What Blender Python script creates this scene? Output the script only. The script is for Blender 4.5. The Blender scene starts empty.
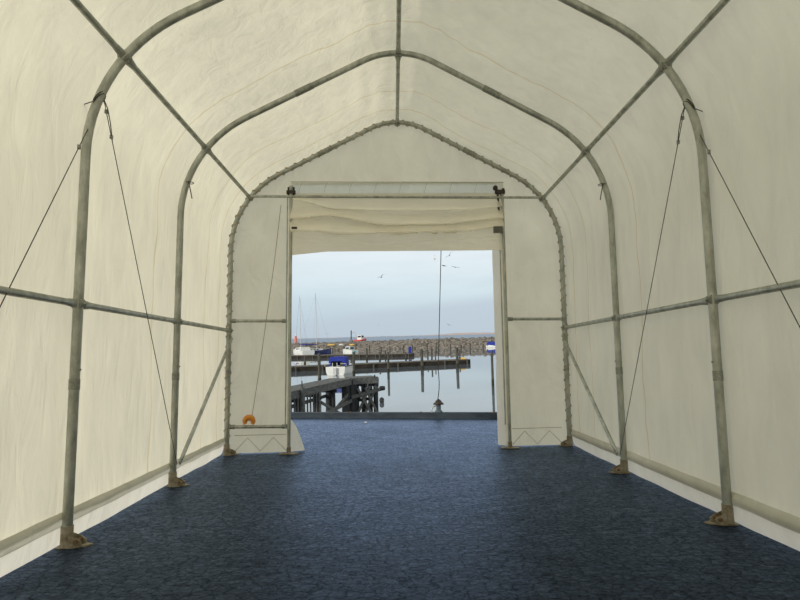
import bpy, math, random
from mathutils import Vector, Matrix, noise
random.seed(7)
C = bpy.context.scene.collection
PI = math.pi
F = 560.0

# ---------------------------------------------------------------- camera and the two frames of reference
def axes(yaw, pitch, roll):
    cy, sy, cp, sp, cr, sr = math.cos(yaw), math.sin(yaw), math.cos(pitch), math.sin(pitch), math.cos(roll), math.sin(roll)
    f = Vector((sy*cp, cy*cp, sp)); r = Vector((cy, -sy, 0)); u = r.cross(f)
    return Matrix((cr*r+sr*u, -sr*r+cr*u, f)).transposed()      # columns right, up, forward
CAMW = Vector((0, 0, 3.2))                # above the harbour water (z = 0)
CAMT = Vector((-.0925, 0, 1.3175))        # in the tent's own frame (floor = 0)
AW = axes(.0125, .0637, -.026)            # level world
AT = axes(.0125, .1060, -.0117)           # tent on the gently sloping quay
RT = AW @ AT.transposed()
TT = Matrix.Translation(CAMW) @ RT.to_4x4() @ Matrix.Translation(-CAMT)
II = Matrix.Identity(4)
SK, FZ = .04, .0064                       # the tent is set up a little askew, the quay falls a little to the left

def ray(px, py, A):
    return A @ Vector(((px-400)/F, (300-py)/F, 1))
def tp(px, py, Y):                        # point of the upright tent plane y = Y
    d = ray(px, py, AT)
    t = (Y - (CAMT.y-SK*CAMT.x)) / (d.y-SK*d.x)
    p = CAMT + d*t
    return Vector((p.x, Y, p.z))
def tfloor(px, py):
    d = ray(px, py, AT)
    t = (FZ*CAMT.x-CAMT.z)/(d.z-FZ*d.x)
    p = CAMT + d*t
    return Vector((p.x, p.y-SK*p.x, p.z))
def wp(px, py, z=0.):                     # point of a level plane
    d = ray(px, py, AW)
    return CAMW + d*((z-CAMW.z)/d.z)
def wd(px, py, D):                        # point at a distance
    d = ray(px, py, AW)
    return CAMW + d*(D/d.y)
def t2w(p):
    q = Vector((p[0], p[1]+SK*p[0], p[2]))
    return TT @ q

# ---------------------------------------------------------------- mesh helpers
class MB:
    def __init__(s, tent=True):
        s.v = []; s.f = []; s.sm = []; s.tent = tent
    def add(s, vs, fs, smooth=False):
        n = len(s.v); s.v += [Vector(v) for v in vs]
        for f in fs: s.f.append([i+n for i in f]); s.sm.append(smooth)
        return s
    def box(s, c, sz, rot=None):
        vs = []
        for x in (-.5, .5):
            for y in (-.5, .5):
                for z in (-.5, .5):
                    v = Vector((x*sz[0], y*sz[1], z*sz[2]))
                    if rot: v = rot @ v
                    vs.append(Vector(c)+v)
        return s.add(vs, [(0,1,3,2),(4,6,7,5),(0,4,5,1),(2,3,7,6),(0,2,6,4),(1,5,7,3)])
    def beam(s, a, b, w, h, up=(0,0,1)):
        a, b = Vector(a), Vector(b); d = (b-a).normalized(); x = d.cross(Vector(up)).normalized(); z = x.cross(d)
        vs = []
        for p in (a, b):
            for i, j in ((-1,-1),(1,-1),(1,1),(-1,1)): vs.append(p+x*w/2*i+z*h/2*j)
        return s.add(vs, [(0,1,2,3),(7,6,5,4),(0,4,5,1),(1,5,6,2),(2,6,7,3),(3,7,4,0)])
    def tube(s, path, r, n=12, up=None, caps=True, smooth=True):
        path = [Vector(p) for p in path]; m = len(path); vs = []
        t0 = (path[1]-path[0]).normalized()
        ref = Vector(up) if up else (Vector((0,0,1)) if abs(t0.z) < .9 else Vector((1,0,0)))
        x = (ref - t0*ref.dot(t0)).normalized()
        for i, p in enumerate(path):
            t = (path[min(i+1,m-1)]-path[max(i-1,0)]).normalized()
            x = (x - t*x.dot(t)).normalized(); y = t.cross(x)
            rr = r[i] if isinstance(r, (list, tuple)) else r
            ra, rb = rr if isinstance(rr, (list, tuple)) else (rr, rr)
            for k in range(n):
                a = 2*PI*k/n; vs.append(p + x*ra*math.cos(a) + y*rb*math.sin(a))
        fs = [(i*n+k, i*n+(k+1)%n, (i+1)*n+(k+1)%n, (i+1)*n+k) for i in range(m-1) for k in range(n)]
        s.add(vs, fs, smooth)
        if caps:
            s.add(vs[:n], [tuple(reversed(range(n)))]); s.add(vs[-n:], [tuple(range(n))])
        return s
    def lathe(s, c, prof, n=16, axis=(0,0,1), smooth=True):
        c = Vector(c); q = Vector((0,0,1)).rotation_difference(Vector(axis)); vs = []
        for r, z in prof:
            for k in range(n):
                a = 2*PI*k/n; vs.append(c + q @ Vector((r*math.cos(a), r*math.sin(a), z)))
        m = len(prof)
        fs = [(i*n+k, i*n+(k+1)%n, (i+1)*n+(k+1)%n, (i+1)*n+k) for i in range(m-1) for k in range(n)]
        fs += [tuple(reversed(range(n))), tuple(range((m-1)*n, m*n))]
        return s.add(vs, fs, smooth)
    def prism(s, pts, a, b):              # outline pts extruded: a, b are functions (u, v) -> point
        n = len(pts)
        vs = [a(*p) for p in pts]+[b(*p) for p in pts]
        return s.add(vs, [tuple(reversed(range(n))), tuple(range(n, 2*n))]+[(i, (i+1)%n, n+(i+1)%n, n+i) for i in range(n)])
    def grid(s, fn, nu, nv, smooth=True):
        vs = [fn(i/nu, j/nv) for i in range(nu+1) for j in range(nv+1)]
        fs = [(i*(nv+1)+j, (i+1)*(nv+1)+j, (i+1)*(nv+1)+j+1, i*(nv+1)+j+1) for i in range(nu) for j in range(nv)]
        return s.add(vs, fs, smooth)
    def build(s, name, mat, parent=None, base=(0,0,0)):
        if parent is not None:
            base = Vector(parent['_b'])
        else: base = Vector(base)
        me = bpy.data.meshes.new(name); vs = []
        for v in s.v:
            w = v-base
            if s.tent: w = Vector((w.x, w.y+SK*w.x, w.z))
            vs.append(w)
        me.from_pydata(vs, [], s.f); me.update()
        me.polygons.foreach_set('use_smooth', s.sm)
        me.materials.append(mat)
        o = bpy.data.objects.new(name, me); C.objects.link(o)
        if parent is not None: o.parent = parent
        else:
            b = Vector((base.x, base.y+SK*base.x, base.z)) if s.tent else base
            o.matrix_basis = (TT if s.tent else II) @ Matrix.Translation(b)
        o['_b'] = tuple(base)
        return o
def W(): return MB(False)
def tag(o, label=None, cat=None, group=None, kind=None):
    if label: o['label'] = label
    if cat: o['category'] = cat
    if group: o['group'] = group
    if kind: o['kind'] = kind
    return o
def thing(name, label, cat, base, tent=True, group=None):
    o = bpy.data.objects.new(name, None); C.objects.link(o); o.empty_display_size = .1
    base = Vector(base); b = Vector((base.x, base.y+SK*base.x, base.z)) if tent else base
    o.matrix_basis = (TT if tent else II) @ Matrix.Translation(b)
    o['_b'] = tuple(base)
    return tag(o, label, cat, group)

# ---------------------------------------------------------------- materials
def newmat(name):
    m = bpy.data.materials.new(name); m.use_nodes = True
    nt = m.node_tree; nt.nodes.clear()
    return m, nt, nt.nodes, nt.links
def N(nt, kind, **kw):
    n = nt.nodes.new(kind)
    for k, v in kw.items():
        if k in n.inputs.keys(): n.inputs[k].default_value = v
        else: setattr(n, k, v)
    return n
def simple(name, c1, c2=None, rough=.6, metal=0., scale=(8,8,8), bump=.2, nscale=1., spec=.4, bdist=.01):
    m, nt, nd, lk = newmat(name); c2 = c2 or c1
    tc = N(nt, 'ShaderNodeTexCoord'); mp = N(nt, 'ShaderNodeMapping'); mp.inputs['Scale'].default_value = scale
    lk.new(tc.outputs['Object'], mp.inputs['Vector'])
    ns = N(nt, 'ShaderNodeTexNoise', Scale=nscale, Detail=6., Roughness=.65); lk.new(mp.outputs[0], ns.inputs['Vector'])
    rp = N(nt, 'ShaderNodeValToRGB'); rp.color_ramp.elements[0].position = .35; rp.color_ramp.elements[1].position = .65
    rp.color_ramp.elements[0].color = (*c1, 1); rp.color_ramp.elements[1].color = (*c2, 1)
    lk.new(ns.outputs['Fac'], rp.inputs[0])
    p = N(nt, 'ShaderNodeBsdfPrincipled', Roughness=rough, Metallic=metal); p.inputs['Specular IOR Level'].default_value = spec
    lk.new(rp.outputs[0], p.inputs['Base Color'])
    if bump:
        b = N(nt, 'ShaderNodeBump', Strength=bump, Distance=bdist); lk.new(ns.outputs['Fac'], b.inputs['Height']); lk.new(b.outputs[0], p.inputs['Normal'])
    o = N(nt, 'ShaderNodeOutputMaterial'); lk.new(p.outputs[0], o.inputs[0])
    return m
def math_(nt, op, a, b=None, c=None):
    n = nt.nodes.new('ShaderNodeMath'); n.operation = op
    for i, x in enumerate((a, b, c)):
        if x is None: continue
        if isinstance(x, (int, float)): n.inputs[i].default_value = x
        else: nt.links.new(x, n.inputs[i])
    return n.outputs[0]
def fabric(name, col, tcol, seams=(), tmix=.55, bump=.5, streak=(5, 5, 1.2)):
    m, nt, nd, lk = newmat(name)
    tc = N(nt, 'ShaderNodeTexCoord')
    mp = N(nt, 'ShaderNodeMapping'); mp.inputs['Scale'].default_value = streak; mp.inputs['Rotation'].default_value = (.35, .1, 0)
    lk.new(tc.outputs['Object'], mp.inputs['Vector'])
    n1 = N(nt, 'ShaderNodeTexNoise', Scale=1.2, Detail=5., Roughness=.55, Distortion=.6); lk.new(mp.outputs[0], n1.inputs['Vector'])
    n2 = N(nt, 'ShaderNodeTexNoise', Scale=1.1, Detail=3.); lk.new(tc.outputs['Object'], n2.inputs['Vector'])
    # slight soiling of the tarpaulin
    v = math_(nt, 'MULTIPLY_ADD', n1.outputs['Fac'], .22, .89)
    v2 = math_(nt, 'MULTIPLY_ADD', n2.outputs['Fac'], .22, .89)
    v = math_(nt, 'MULTIPLY', v, v2)
    if seams:
        sp = N(nt, 'ShaderNodeSeparateXYZ'); lk.new(tc.outputs['Object'], sp.inputs[0])
        n3 = N(nt, 'ShaderNodeTexNoise', Scale=1.6, Detail=3.); lk.new(tc.outputs['Object'], n3.inputs['Vector'])
        w = math_(nt, 'MULTIPLY_ADD', n3.outputs['Fac'], .16, -.08)
        y = math_(nt, 'ADD', sp.outputs['Y'], w)
        y = math_(nt, 'MULTIPLY_ADD', sp.outputs['X'], -SK, y)
        tot = None
        for s in seams:
            d = math_(nt, 'ABSOLUTE', math_(nt, 'SUBTRACT', y, s))
            k = math_(nt, 'LESS_THAN', d, .011)
            tot = k if tot is None else math_(nt, 'MAXIMUM', tot, k)
        v = math_(nt, 'MULTIPLY', v, math_(nt, 'MULTIPLY_ADD', tot, -.04, 1.))
    def tint(c):
        x = N(nt, 'ShaderNodeMix', data_type='RGBA', blend_type='MULTIPLY'); x.inputs['Factor'].default_value = 1
        x.inputs[6].default_value = (*c, 1)
        cb = N(nt, 'ShaderNodeCombineColor')
        for i in range(3): lk.new(v, cb.inputs[i])
        lk.new(cb.outputs[0], x.inputs[7])
        if not seams: return x.outputs[2]
        y_ = N(nt, 'ShaderNodeMix', data_type='RGBA', blend_type='MULTIPLY'); y_.inputs[7].default_value = (.93,.86,.74,1)
        lk.new(tot, y_.inputs['Factor']); lk.new(x.outputs[2], y_.inputs[6]); return y_.outputs[2]
    bm = N(nt, 'ShaderNodeBump', Strength=bump, Distance=.07); lk.new(n1.outputs['Fac'], bm.inputs['Height'])
    df = N(nt, 'ShaderNodeBsdfDiffuse'); tr = N(nt, 'ShaderNodeBsdfTranslucent')
    lk.new(tint(col), df.inputs[0]); lk.new(tint(tcol), tr.inputs[0])
    lk.new(bm.outputs[0], df.inputs['Normal']); lk.new(bm.outputs[0], tr.inputs['Normal'])
    mx = N(nt, 'ShaderNodeMixShader', Fac=tmix); lk.new(df.outputs[0], mx.inputs[1]); lk.new(tr.outputs[0], mx.inputs[2])
    gl = N(nt, 'ShaderNodeBsdfGlossy', Roughness=.45); gl.inputs[0].default_value = (1,1,1,1); lk.new(bm.outputs[0], gl.inputs['Normal'])
    mx2 = N(nt, 'ShaderNodeMixShader', Fac=.03); lk.new(mx.outputs[0], mx2.inputs[1]); lk.new(gl.outputs[0], mx2.inputs[2])
    o = N(nt, 'ShaderNodeOutputMaterial'); lk.new(mx2.outputs[0], o.inputs[0])
    return m
FC, FT = (.86,.82,.68), (.94,.88,.69)
M_cover = fabric('cream_tarpaulin', FC, FT, seams=(5.91, 7.52, 8.08), bump=.38)
M_gable = fabric('cream_gable_tarpaulin', (.86,.80,.64), (1.0,.93,.72), tmix=.68, streak=(3,3,1.5), bump=.7)
M_curtain = fabric('cream_curtain_tarpaulin', (.86,.80,.64), (.95,.88,.68), tmix=.52, streak=(1.2,1,6), bump=.4)
M_hem = fabric('hem_tarpaulin', (.66,.64,.54), (.70,.68,.58), tmix=.4)
M_skirt = fabric('skirt_tarpaulin', (.92,.88,.76), (.95,.9,.78))
M_band = fabric('header_tarpaulin', (.70,.71,.62), (.85,.86,.76))
M_steel = simple('galvanised_steel', (.29,.30,.26), (.52,.53,.47), rough=.42, metal=.55, scale=(7,7,3), bump=.15, nscale=1.5)
M_steel2 = simple('galvanised_clamp_steel', (.20,.21,.18), (.36,.37,.32), rough=.55, metal=.5, scale=(30,30,30), bump=.1)
M_rust = simple('rusty_foot_steel', (.20,.16,.10), (.42,.38,.29), rough=.7, metal=.3, scale=(18,18,18), bump=.3)
M_rustd = simple('dark_rust', (.09,.05,.02), (.20,.12,.05), rough=.8, scale=(30,30,30))
M_wire = simple('steel_wire', (.05,.045,.035), (.10,.09,.07), rough=.5, metal=.4, scale=(40,40,40), bump=0)
M_cord = simple('tan_cord', (.36,.31,.21), (.46,.41,.30), rough=.9, scale=(40,40,40), bump=0)
M_lace = simple('pale_lacing', (.48,.43,.30), (.55,.5,.36), rough=.9, bump=0)
M_dark = simple('black_fitting', (.02,.016,.012), (.05,.035,.025), rough=.6, scale=(30,30,30))
M_orange = simple('orange_plastic', (.70,.22,.02), (.80,.36,.06), rough=.55, scale=(20,20,20), bump=.2)
M_gpost = simple('weathered_pile', (.03,.03,.024), (.10,.095,.075), rough=.85, scale=(10,10,1.5), bump=.5, nscale=2)
M_timber = simple('grey_timber', (.06,.065,.06), (.135,.14,.13), rough=.85, scale=(14,2,14), bump=.4)
M_darktimber = simple('tarred_timber', (.012,.014,.016), (.04,.043,.045), rough=.8, scale=(6,6,3), bump=.4)
M_kerb = simple('quay_edge_timber', (.014,.022,.030), (.035,.05,.062), rough=.75, scale=(2,12,12), bump=.4)
M_pier = simple('dark_pier_side', (.009,.008,.006), (.040,.031,.022), rough=.9, scale=(1.5,1.5,3), bump=.5)
M_pierdeck = simple('pier_deck', (.09,.08,.06), (.15,.135,.11), rough=.9, scale=(3,1,3), bump=.2)
M_rock = simple('breakwater_stone', (.055,.046,.038), (.33,.29,.24), rough=.95, scale=(1.6,1.6,1.6), bump=1., nscale=1.2, bdist=.3)
M_white = simple('white_gelcoat', (.62,.62,.58), (.74,.74,.70), rough=.3, scale=(3,3,3), bump=0)
M_offw = simple('grey_white_paint', (.42,.43,.42), (.55,.56,.55), rough=.5, scale=(3,3,3), bump=0)
M_blue = simple('blue_canvas', (.010,.018,.18), (.02,.04,.30), rough=.8, scale=(5,5,5), bump=.4)
M_navy = simple('navy_hull', (.012,.02,.09), (.02,.03,.14), rough=.3, scale=(3,3,3), bump=0)
M_red = simple('red_hull', (.42,.02,.025), (.55,.04,.04), rough=.4, scale=(2,2,2), bump=0)
M_redor = simple('orange_red_paint', (.65,.13,.07), (.75,.2,.1), rough=.5, scale=(2,2,2), bump=0)
M_yel = simple('yellow_paint', (.7,.42,.05), (.8,.5,.08), rough=.5, scale=(2,2,2), bump=0)
M_glass = simple('dark_window', (.02,.025,.03), (.03,.035,.04), rough=.1, bump=0)
M_gull = simple('gull_grey', (.16,.17,.2), (.28,.29,.32), rough=.8, scale=(6,6,6), bump=0)
M_gullw = simple('gull_white', (.6,.6,.62), (.75,.75,.75), rough=.8, scale=(6,6,6), bump=0)
M_shore = simple('far_shore_land', (.44,.38,.37), (.62,.46,.38), rough=1, scale=(.02,.02,.05), bump=0)
M_tide = simple('weed_band', (.02,.022,.012), (.05,.05,.03), rough=.9, scale=(4,4,4), bump=.3)

def paving():
    m, nt, nd, lk = newmat('dark_blue_pavers')
    tc = N(nt, 'ShaderNodeTexCoord')
    # interlocking pavers: brick courses with a wavy joint
    n0 = N(nt, 'ShaderNodeTexNoise', Scale=11., Detail=3.); lk.new(tc.outputs['Object'], n0.inputs['Vector'])
    ad = N(nt, 'ShaderNodeMixRGB', blend_type='ADD', Fac=.09); lk.new(tc.outputs['Object'], ad.inputs[1]); lk.new(n0.outputs['Color'], ad.inputs[2])
    mp = N(nt, 'ShaderNodeMapping'); mp.inputs['Rotation'].default_value = (0, 0, .05); lk.new(ad.outputs[0], mp.inputs['Vector'])
    br = N(nt, 'ShaderNodeTexBrick', Scale=1.0); lk.new(mp.outputs[0], br.inputs['Vector'])
    br.inputs['Brick Width'].default_value = .20; br.inputs['Row Height'].default_value = .10; br.inputs['Mortar Size'].default_value = .005
    br.inputs['Mortar Smooth'].default_value = .4; br.inputs['Bias'].default_value = 0
    br.inputs['Color1'].default_value = (.007,.0115,.021,1); br.inputs['Color2'].default_value = (.012,.018,.031,1); br.inputs['Mortar'].default_value = (.002,.003,.006,1)
    n1 = N(nt, 'ShaderNodeTexNoise', Scale=.8, Detail=8., Roughness=.7); lk.new(tc.outputs['Object'], n1.inputs['Vector'])
    n2 = N(nt, 'ShaderNodeTexNoise', Scale=30., Detail=5., Roughness=.75); lk.new(tc.outputs['Object'], n2.inputs['Vector'])
    f = math_(nt, 'MULTIPLY', math_(nt, 'MULTIPLY_ADD', n1.outputs['Fac'], .9, .55), math_(nt, 'MULTIPLY_ADD', n2.outputs['Fac'], 3.2, -.6))
    mv = N(nt, 'ShaderNodeMapping'); mv.inputs['Scale'].default_value = (1., 1.6, 1.); lk.new(ad.outputs[0], mv.inputs['Vector'])
    vo = N(nt, 'ShaderNodeTexVoronoi', Scale=11., feature='DISTANCE_TO_EDGE'); lk.new(mv.outputs[0], vo.inputs['Vector'])
    ck = N(nt, 'ShaderNodeMapRange'); ck.inputs[1].default_value = 0.; ck.inputs[2].default_value = .09; ck.inputs[3].default_value = .52; ck.inputs[4].default_value = 1.12; lk.new(vo.outputs['Distance'], ck.inputs[0])
    vc = N(nt, 'ShaderNodeTexVoronoi', Scale=11.); lk.new(mv.outputs[0], vc.inputs['Vector'])
    sc_ = N(nt, 'ShaderNodeSeparateColor'); lk.new(vc.outputs['Color'], sc_.inputs[0])
    f = math_(nt, 'MULTIPLY', math_(nt, 'MULTIPLY', f, ck.outputs[0]), math_(nt, 'MULTIPLY_ADD', sc_.outputs[0], .4, .86))
    cb = N(nt, 'ShaderNodeCombineColor')
    for i in range(3): lk.new(f, cb.inputs[i])
    mx = N(nt, 'ShaderNodeMixRGB', blend_type='MULTIPLY', Fac=1.); lk.new(br.outputs[0], mx.inputs[1]); lk.new(cb.outputs[0], mx.inputs[2])
    h = math_(nt, 'MULTIPLY_ADD', br.outputs['Fac'], -1., math_(nt, 'MULTIPLY', n2.outputs['Fac'], 1.0))
    b = N(nt, 'ShaderNodeBump', Strength=.7, Distance=.006); lk.new(h, b.inputs['Height'])
    df = N(nt, 'ShaderNodeBsdfDiffuse'); lk.new(mx.outputs[0], df.inputs[0]); lk.new(b.outputs[0], df.inputs['Normal'])
    gc = N(nt, 'ShaderNodeMixRGB', blend_type='MULTIPLY', Fac=.75); gc.inputs[1].default_value = (.34,.44,.63,1); lk.new(cb.outputs[0], gc.inputs[2])
    gl = N(nt, 'ShaderNodeBsdfGlossy', Roughness=.36); lk.new(gc.outputs[0], gl.inputs[0]); lk.new(b.outputs[0], gl.inputs['Normal'])
    fr = N(nt, 'ShaderNodeFresnel', IOR=1.36)
    ms = N(nt, 'ShaderNodeMixShader'); lk.new(fr.outputs[0], ms.inputs[0]); lk.new(df.outputs[0], ms.inputs[1]); lk.new(gl.outputs[0], ms.inputs[2])
    o = N(nt, 'ShaderNodeOutputMaterial'); lk.new(ms.outputs[0], o.inputs[0]); return m
def water(name, col, rough, sc, st, dist=.04):
    m, nt, nd, lk = newmat(name)
    tc = N(nt, 'ShaderNodeTexCoord'); mp = N(nt, 'ShaderNodeMapping'); mp.inputs['Scale'].default_value = sc
    lk.new(tc.outputs['Object'], mp.inputs['Vector'])
    n1 = N(nt, 'ShaderNodeTexNoise', Scale=1., Detail=4.); lk.new(mp.outputs[0], n1.inputs['Vector'])
    b = N(nt, 'ShaderNodeBump', Strength=st, Distance=dist); lk.new(n1.outputs['Fac'], b.inputs['Height'])
    p = N(nt, 'ShaderNodeBsdfPrincipled', Roughness=rough, IOR=2.1); p.inputs['Base Color'].default_value = (*col, 1)
    lk.new(b.outputs[0], p.inputs['Normal'])
    o = N(nt, 'ShaderNodeOutputMaterial'); lk.new(p.outputs[0], o.inputs[0]); return m
M_pave = paving()
M_water = water('calm_harbour_water', (.14,.17,.19), .02, (.8,.5,1), .08)
M_sea = water('ruffled_open_sea', (.06,.15,.27), .5, (.3,.1,1), .6, .3)

# ---------------------------------------------------------------- world and sun
w = bpy.data.worlds.new('sky'); bpy.context.scene.world = w; w.use_nodes = True
nt = w.node_tree; nt.nodes.clear(); lk = nt.links
tc = N(nt, 'ShaderNodeTexCoord'); sp = N(nt, 'ShaderNodeSeparateXYZ'); lk.new(tc.outputs['Generated'], sp.inputs[0])
rp = N(nt, 'ShaderNodeValToRGB'); cr = rp.color_ramp
cr.elements[0].position = 0.; cr.elements[0].color = (.44,.54,.62,1)
cr.elements[1].position = 1.; cr.elements[1].color = (.26,.28,.29,1)
for p_, c_ in ((.03,(.50,.60,.67,1)),(.08,(.62,.73,.78,1)),(.15,(.72,.80,.84,1)),(.28,(1.20,1.20,1.15,1)),(.55,(.80,.82,.81,1))):
    e = cr.elements.new(p_); e.color = c_
lk.new(sp.outputs['Z'], rp.inputs[0])
mp = N(nt, 'ShaderNodeMapping'); mp.inputs['Scale'].default_value = (2.2, 2.2, 14); mp.inputs['Location'].default_value = (.3,.2,.4); mp.inputs['Rotation'].default_value = (0,.06,0)
lk.new(tc.outputs['Generated'], mp.inputs[0])
ns = N(nt, 'ShaderNodeTexNoise', Scale=1.3, Detail=5., Roughness=.5); lk.new(mp.outputs[0], ns.inputs['Vector'])
cm = N(nt, 'ShaderNodeValToRGB'); cm.color_ramp.elements[0].position = .44; cm.color_ramp.elements[1].position = .62
lk.new(ns.outputs['Fac'], cm.inputs[0])
# the cloud bank lies low over the horizon
lo = N(nt, 'ShaderNodeMapRange'); lo.inputs[1].default_value = .12; lo.inputs[2].default_value = .06; lk.new(sp.outputs['Z'], lo.inputs[0])
# its upper edge climbs towards the right
up_ = math_(nt, 'MULTIPLY_ADD', sp.outputs['X'], -.11, sp.outputs['Z']); up_ = math_(nt, 'MULTIPLY_ADD', ns.outputs['Fac'], -.03, up_)
bank = N(nt, 'ShaderNodeMapRange'); bank.inputs[1].default_value = .042; bank.inputs[2].default_value = .022; lk.new(up_, bank.inputs[0])
fac = math_(nt, 'MAXIMUM', math_(nt, 'MULTIPLY', cm.outputs[0], .30), math_(nt, 'MULTIPLY', bank.outputs[0], .75))
mx = N(nt, 'ShaderNodeMixRGB'); mx.inputs[2].default_value = (.47,.55,.62,1)
lk.new(fac, mx.inputs[0]); lk.new(rp.outputs[0], mx.inputs[1])
bg = N(nt, 'ShaderNodeBackground', Strength=1.0); lk.new(mx.outputs[0], bg.inputs[0])
lk.new(bg.outputs[0], N(nt, 'ShaderNodeOutputWorld').inputs[0])
sun = bpy.data.lights.new('sun', 'SUN'); sun.energy = 2.25; sun.angle = math.radians(8); sun.color = (1,.95,.86)
so = bpy.data.objects.new('sun', sun); C.objects.link(so)
so.rotation_euler = Vector((-.72, -.66, .22)).to_track_quat('Z', 'Y').to_euler()

# ---------------------------------------------------------------- the tent: profile
D1, BAY = 4.39, 1.973
FY = [D1, D1+BAY, D1+2*BAY]
YB = -2.2                                  # rear end behind the camera
HW, RZ, SL = 2.5, 5.09, .53
TH = math.atan(SL); RE, RA = 1.34, .9
EC = (HW, RZ-SL*HW)
def profile(off=0., n=14):                 # right half, from the floor to the ridge, offset outwards
    pts = []
    tl = RE*math.tan((PI/2-TH)/2); zs = EC[1]-tl
    for i in range(25): pts.append((HW+off, zs*i/24))
    cx, cz = HW-RE, zs
    for i in range(1, n+1):
        a = (PI/2-TH)*i/n; pts.append((cx+(RE+off)*math.cos(a), cz+(RE+off)*math.sin(a)))
    ta = RA*math.tan(TH); 
    x0, z0 = pts[-1]; x1 = ta*math.cos(TH)+off*math.sin(TH); z1 = RZ-ta*math.sin(TH)+off*math.cos(TH)
    for i in range(1, 20): pts.append((x0+(x1-x0)*i/20, z0+(z1-z0)*i/20))
    az = RZ-RA/math.cos(TH)
    for i in range(9):
        a = PI/2-TH+TH*i/8; pts.append((max(0, (RA+off)*math.cos(a)), az+(RA+off)*math.sin(a)))
    return pts
PF = profile()
EV = (2.232, 3.767)                        # where the eave purlins cross the arches
def fz(x): return FZ*x

# ---- covers
off = .048
PC = profile(off, 20)
ke = min(range(len(PC)), key=lambda i: abs(PC[i][0]-EV[0]-off*.7)+abs(PC[i][1]-EV[1]-off*.7))
def lerp_list(L, t):
    f = t*(len(L)-1); i = min(int(f), len(L)-2); f -= i
    return L[i][0]*(1-f)+L[i+1][0]*f, L[i][1]*(1-f)+L[i+1][1]*f
def coverpt(side, x, z, y):
    k = 1.
    for q in FY: k = min(k, 1-math.exp(-((y-q)/.22)**2))
    k = min(k, 1-math.exp(-((y-D1+BAY)/.22)**2))
    g = noise.noise(Vector((y*1.3+side*9+z*.35, z*.8, x*.5)))*.5+.5
    g2 = noise.noise(Vector((y*5+z*2.2+side*3, z*1.1, x)))*.5+.5
    d = k*(.045*g+.030*g2)
    if z > 3.2:      # pull folds near the ridge
        g3 = noise.noise(Vector((x*7, y*.8, side)))*.5+.5
        d += k*.055*g3*math.exp(-(abs(x)/1.)**2)
    nx, nz = (1, 0) if z < 2.9 else ((.75,.66) if z < 3.9 else (.45,.9))
    return Vector((side*(x+d*nx), y, max(z, 0)+d*nz if z > 2.9 else z))
YE = FY[2]+.03
for side, nm in ((-1,'left'), (1,'right')):
    LW = [p for p in PC[:ke+1] if p[1] > .20]; LW.insert(0, (HW+off, .19))
    m = MB().grid(lambda u, v: coverpt(side, *lerp_list(LW, v), YB+(YE-YB)*u), 150, 60)
    o = m.build('wall_'+nm, M_cover); tag(o, kind='structure')
    def hem(u, v):
        y = YB+(YE-YB)*u; a = PI*v; wv = .012*noise.noise(Vector((y*3, side, v)))
        return Vector((side*(HW+off-.002-.030*math.sin(a)-wv), y, .245-.105*v+wv+fz(side*HW)))
    MB().grid(hem, 150, 8).build('hem_pocket', M_hem, o)
    def skirt(u, v):
        y = YB+(YE-YB)*u; wv = .022*noise.noise(Vector((y*2.2, side*4, v*1.5)))
        return Vector((side*(HW+off+.0+v*v*.03+wv*v), y, (.150)*(1-v)+.002+fz(side*HW)))
    MB().grid(skirt, 150, 6).build('skirt', M_skirt, o)
RW = PC[ke:]
FULL = [(-x, z) for x, z in RW]+[(x, z) for x, z in reversed(RW[:-1])]
def roof(u, v):
    x, z = lerp_list(FULL, v); return coverpt(1 if x > 0 else -1, abs(x), z, YB+(YE-YB)*u)
tag(MB().grid(roof, 150, 96).build('ceiling', M_cover), kind='structure')

# ---- gables
def ztop(x):
    x = abs(x)
    for (xa, za), (xb, zb) in zip(PC, PC[1:]):
        if xa >= x >= xb and xa > xb: return za+(zb-za)*(xa-x)/(xa-xb)
    return PC[24][1]
YF = FY[2]+.07
xl, xr = tp(291,350,YF).x, tp(504,350,YF).x
zt = tp(400,184.5,YF).z
cols = [-(HW+off)+i*(xl+HW+off)/14 for i in range(15)]
def gable(YG, open_):
    m = MB()
    def strip(xa, xb, n, z0, nv):
        def f(u, v):
            x = xa+(xb-xa)*u; zz = z0+fz(x)+(ztop(x)-z0)*v
            return Vector((x, YG+.02*noise.noise(Vector((x*2.2, zz*1.1, YG)))+.012*noise.noise(Vector((x*6, zz*2, 3))), zz))
        m.grid(f, n, nv)
    e = HW+off-.003
    if open_:
        strip(-e, xl, 20, .012, 60); strip(xr, e, 20, .012, 60); strip(xl, xr, 50, zt, 26)
    else: strip(-e, e, 60, .012, 60)
    return m
wf = tag(gable(YF, True).build('wall_front', M_gable), kind='structure')
tag(gable(YB, False).build('wall_back', M_gable), kind='structure')
# the loose door edge on the right, billowing out a little
x0r, x1r = tp(496.5,350,YF).x, xr+.02
def fl(u, v):
    z = .02+3.0*v; b = .02*noise.noise(Vector((0, z*2, 1)))
    return Vector((x1r+(x0r-x1r)*u+b*u, YF+.004+.10*u*u+b, z+fz(1.5)))
MB().grid(fl, 6, 40).build('door_flap', M_skirt, wf)
pa, pb = tp(291,418,YF), tp(303.5,453,YF)
def fl2(u, v):
    xx = pa.x-.03+(pb.x-pa.x+.03)*u*(1-v)**.55
    return Vector((xx, YF+.004+.12*u*(1-v), fz(-1.5)+.012+(pa.z-.012)*v))
MB().grid(fl2, 8, 16).build('door_flap', M_skirt, wf)
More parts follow.
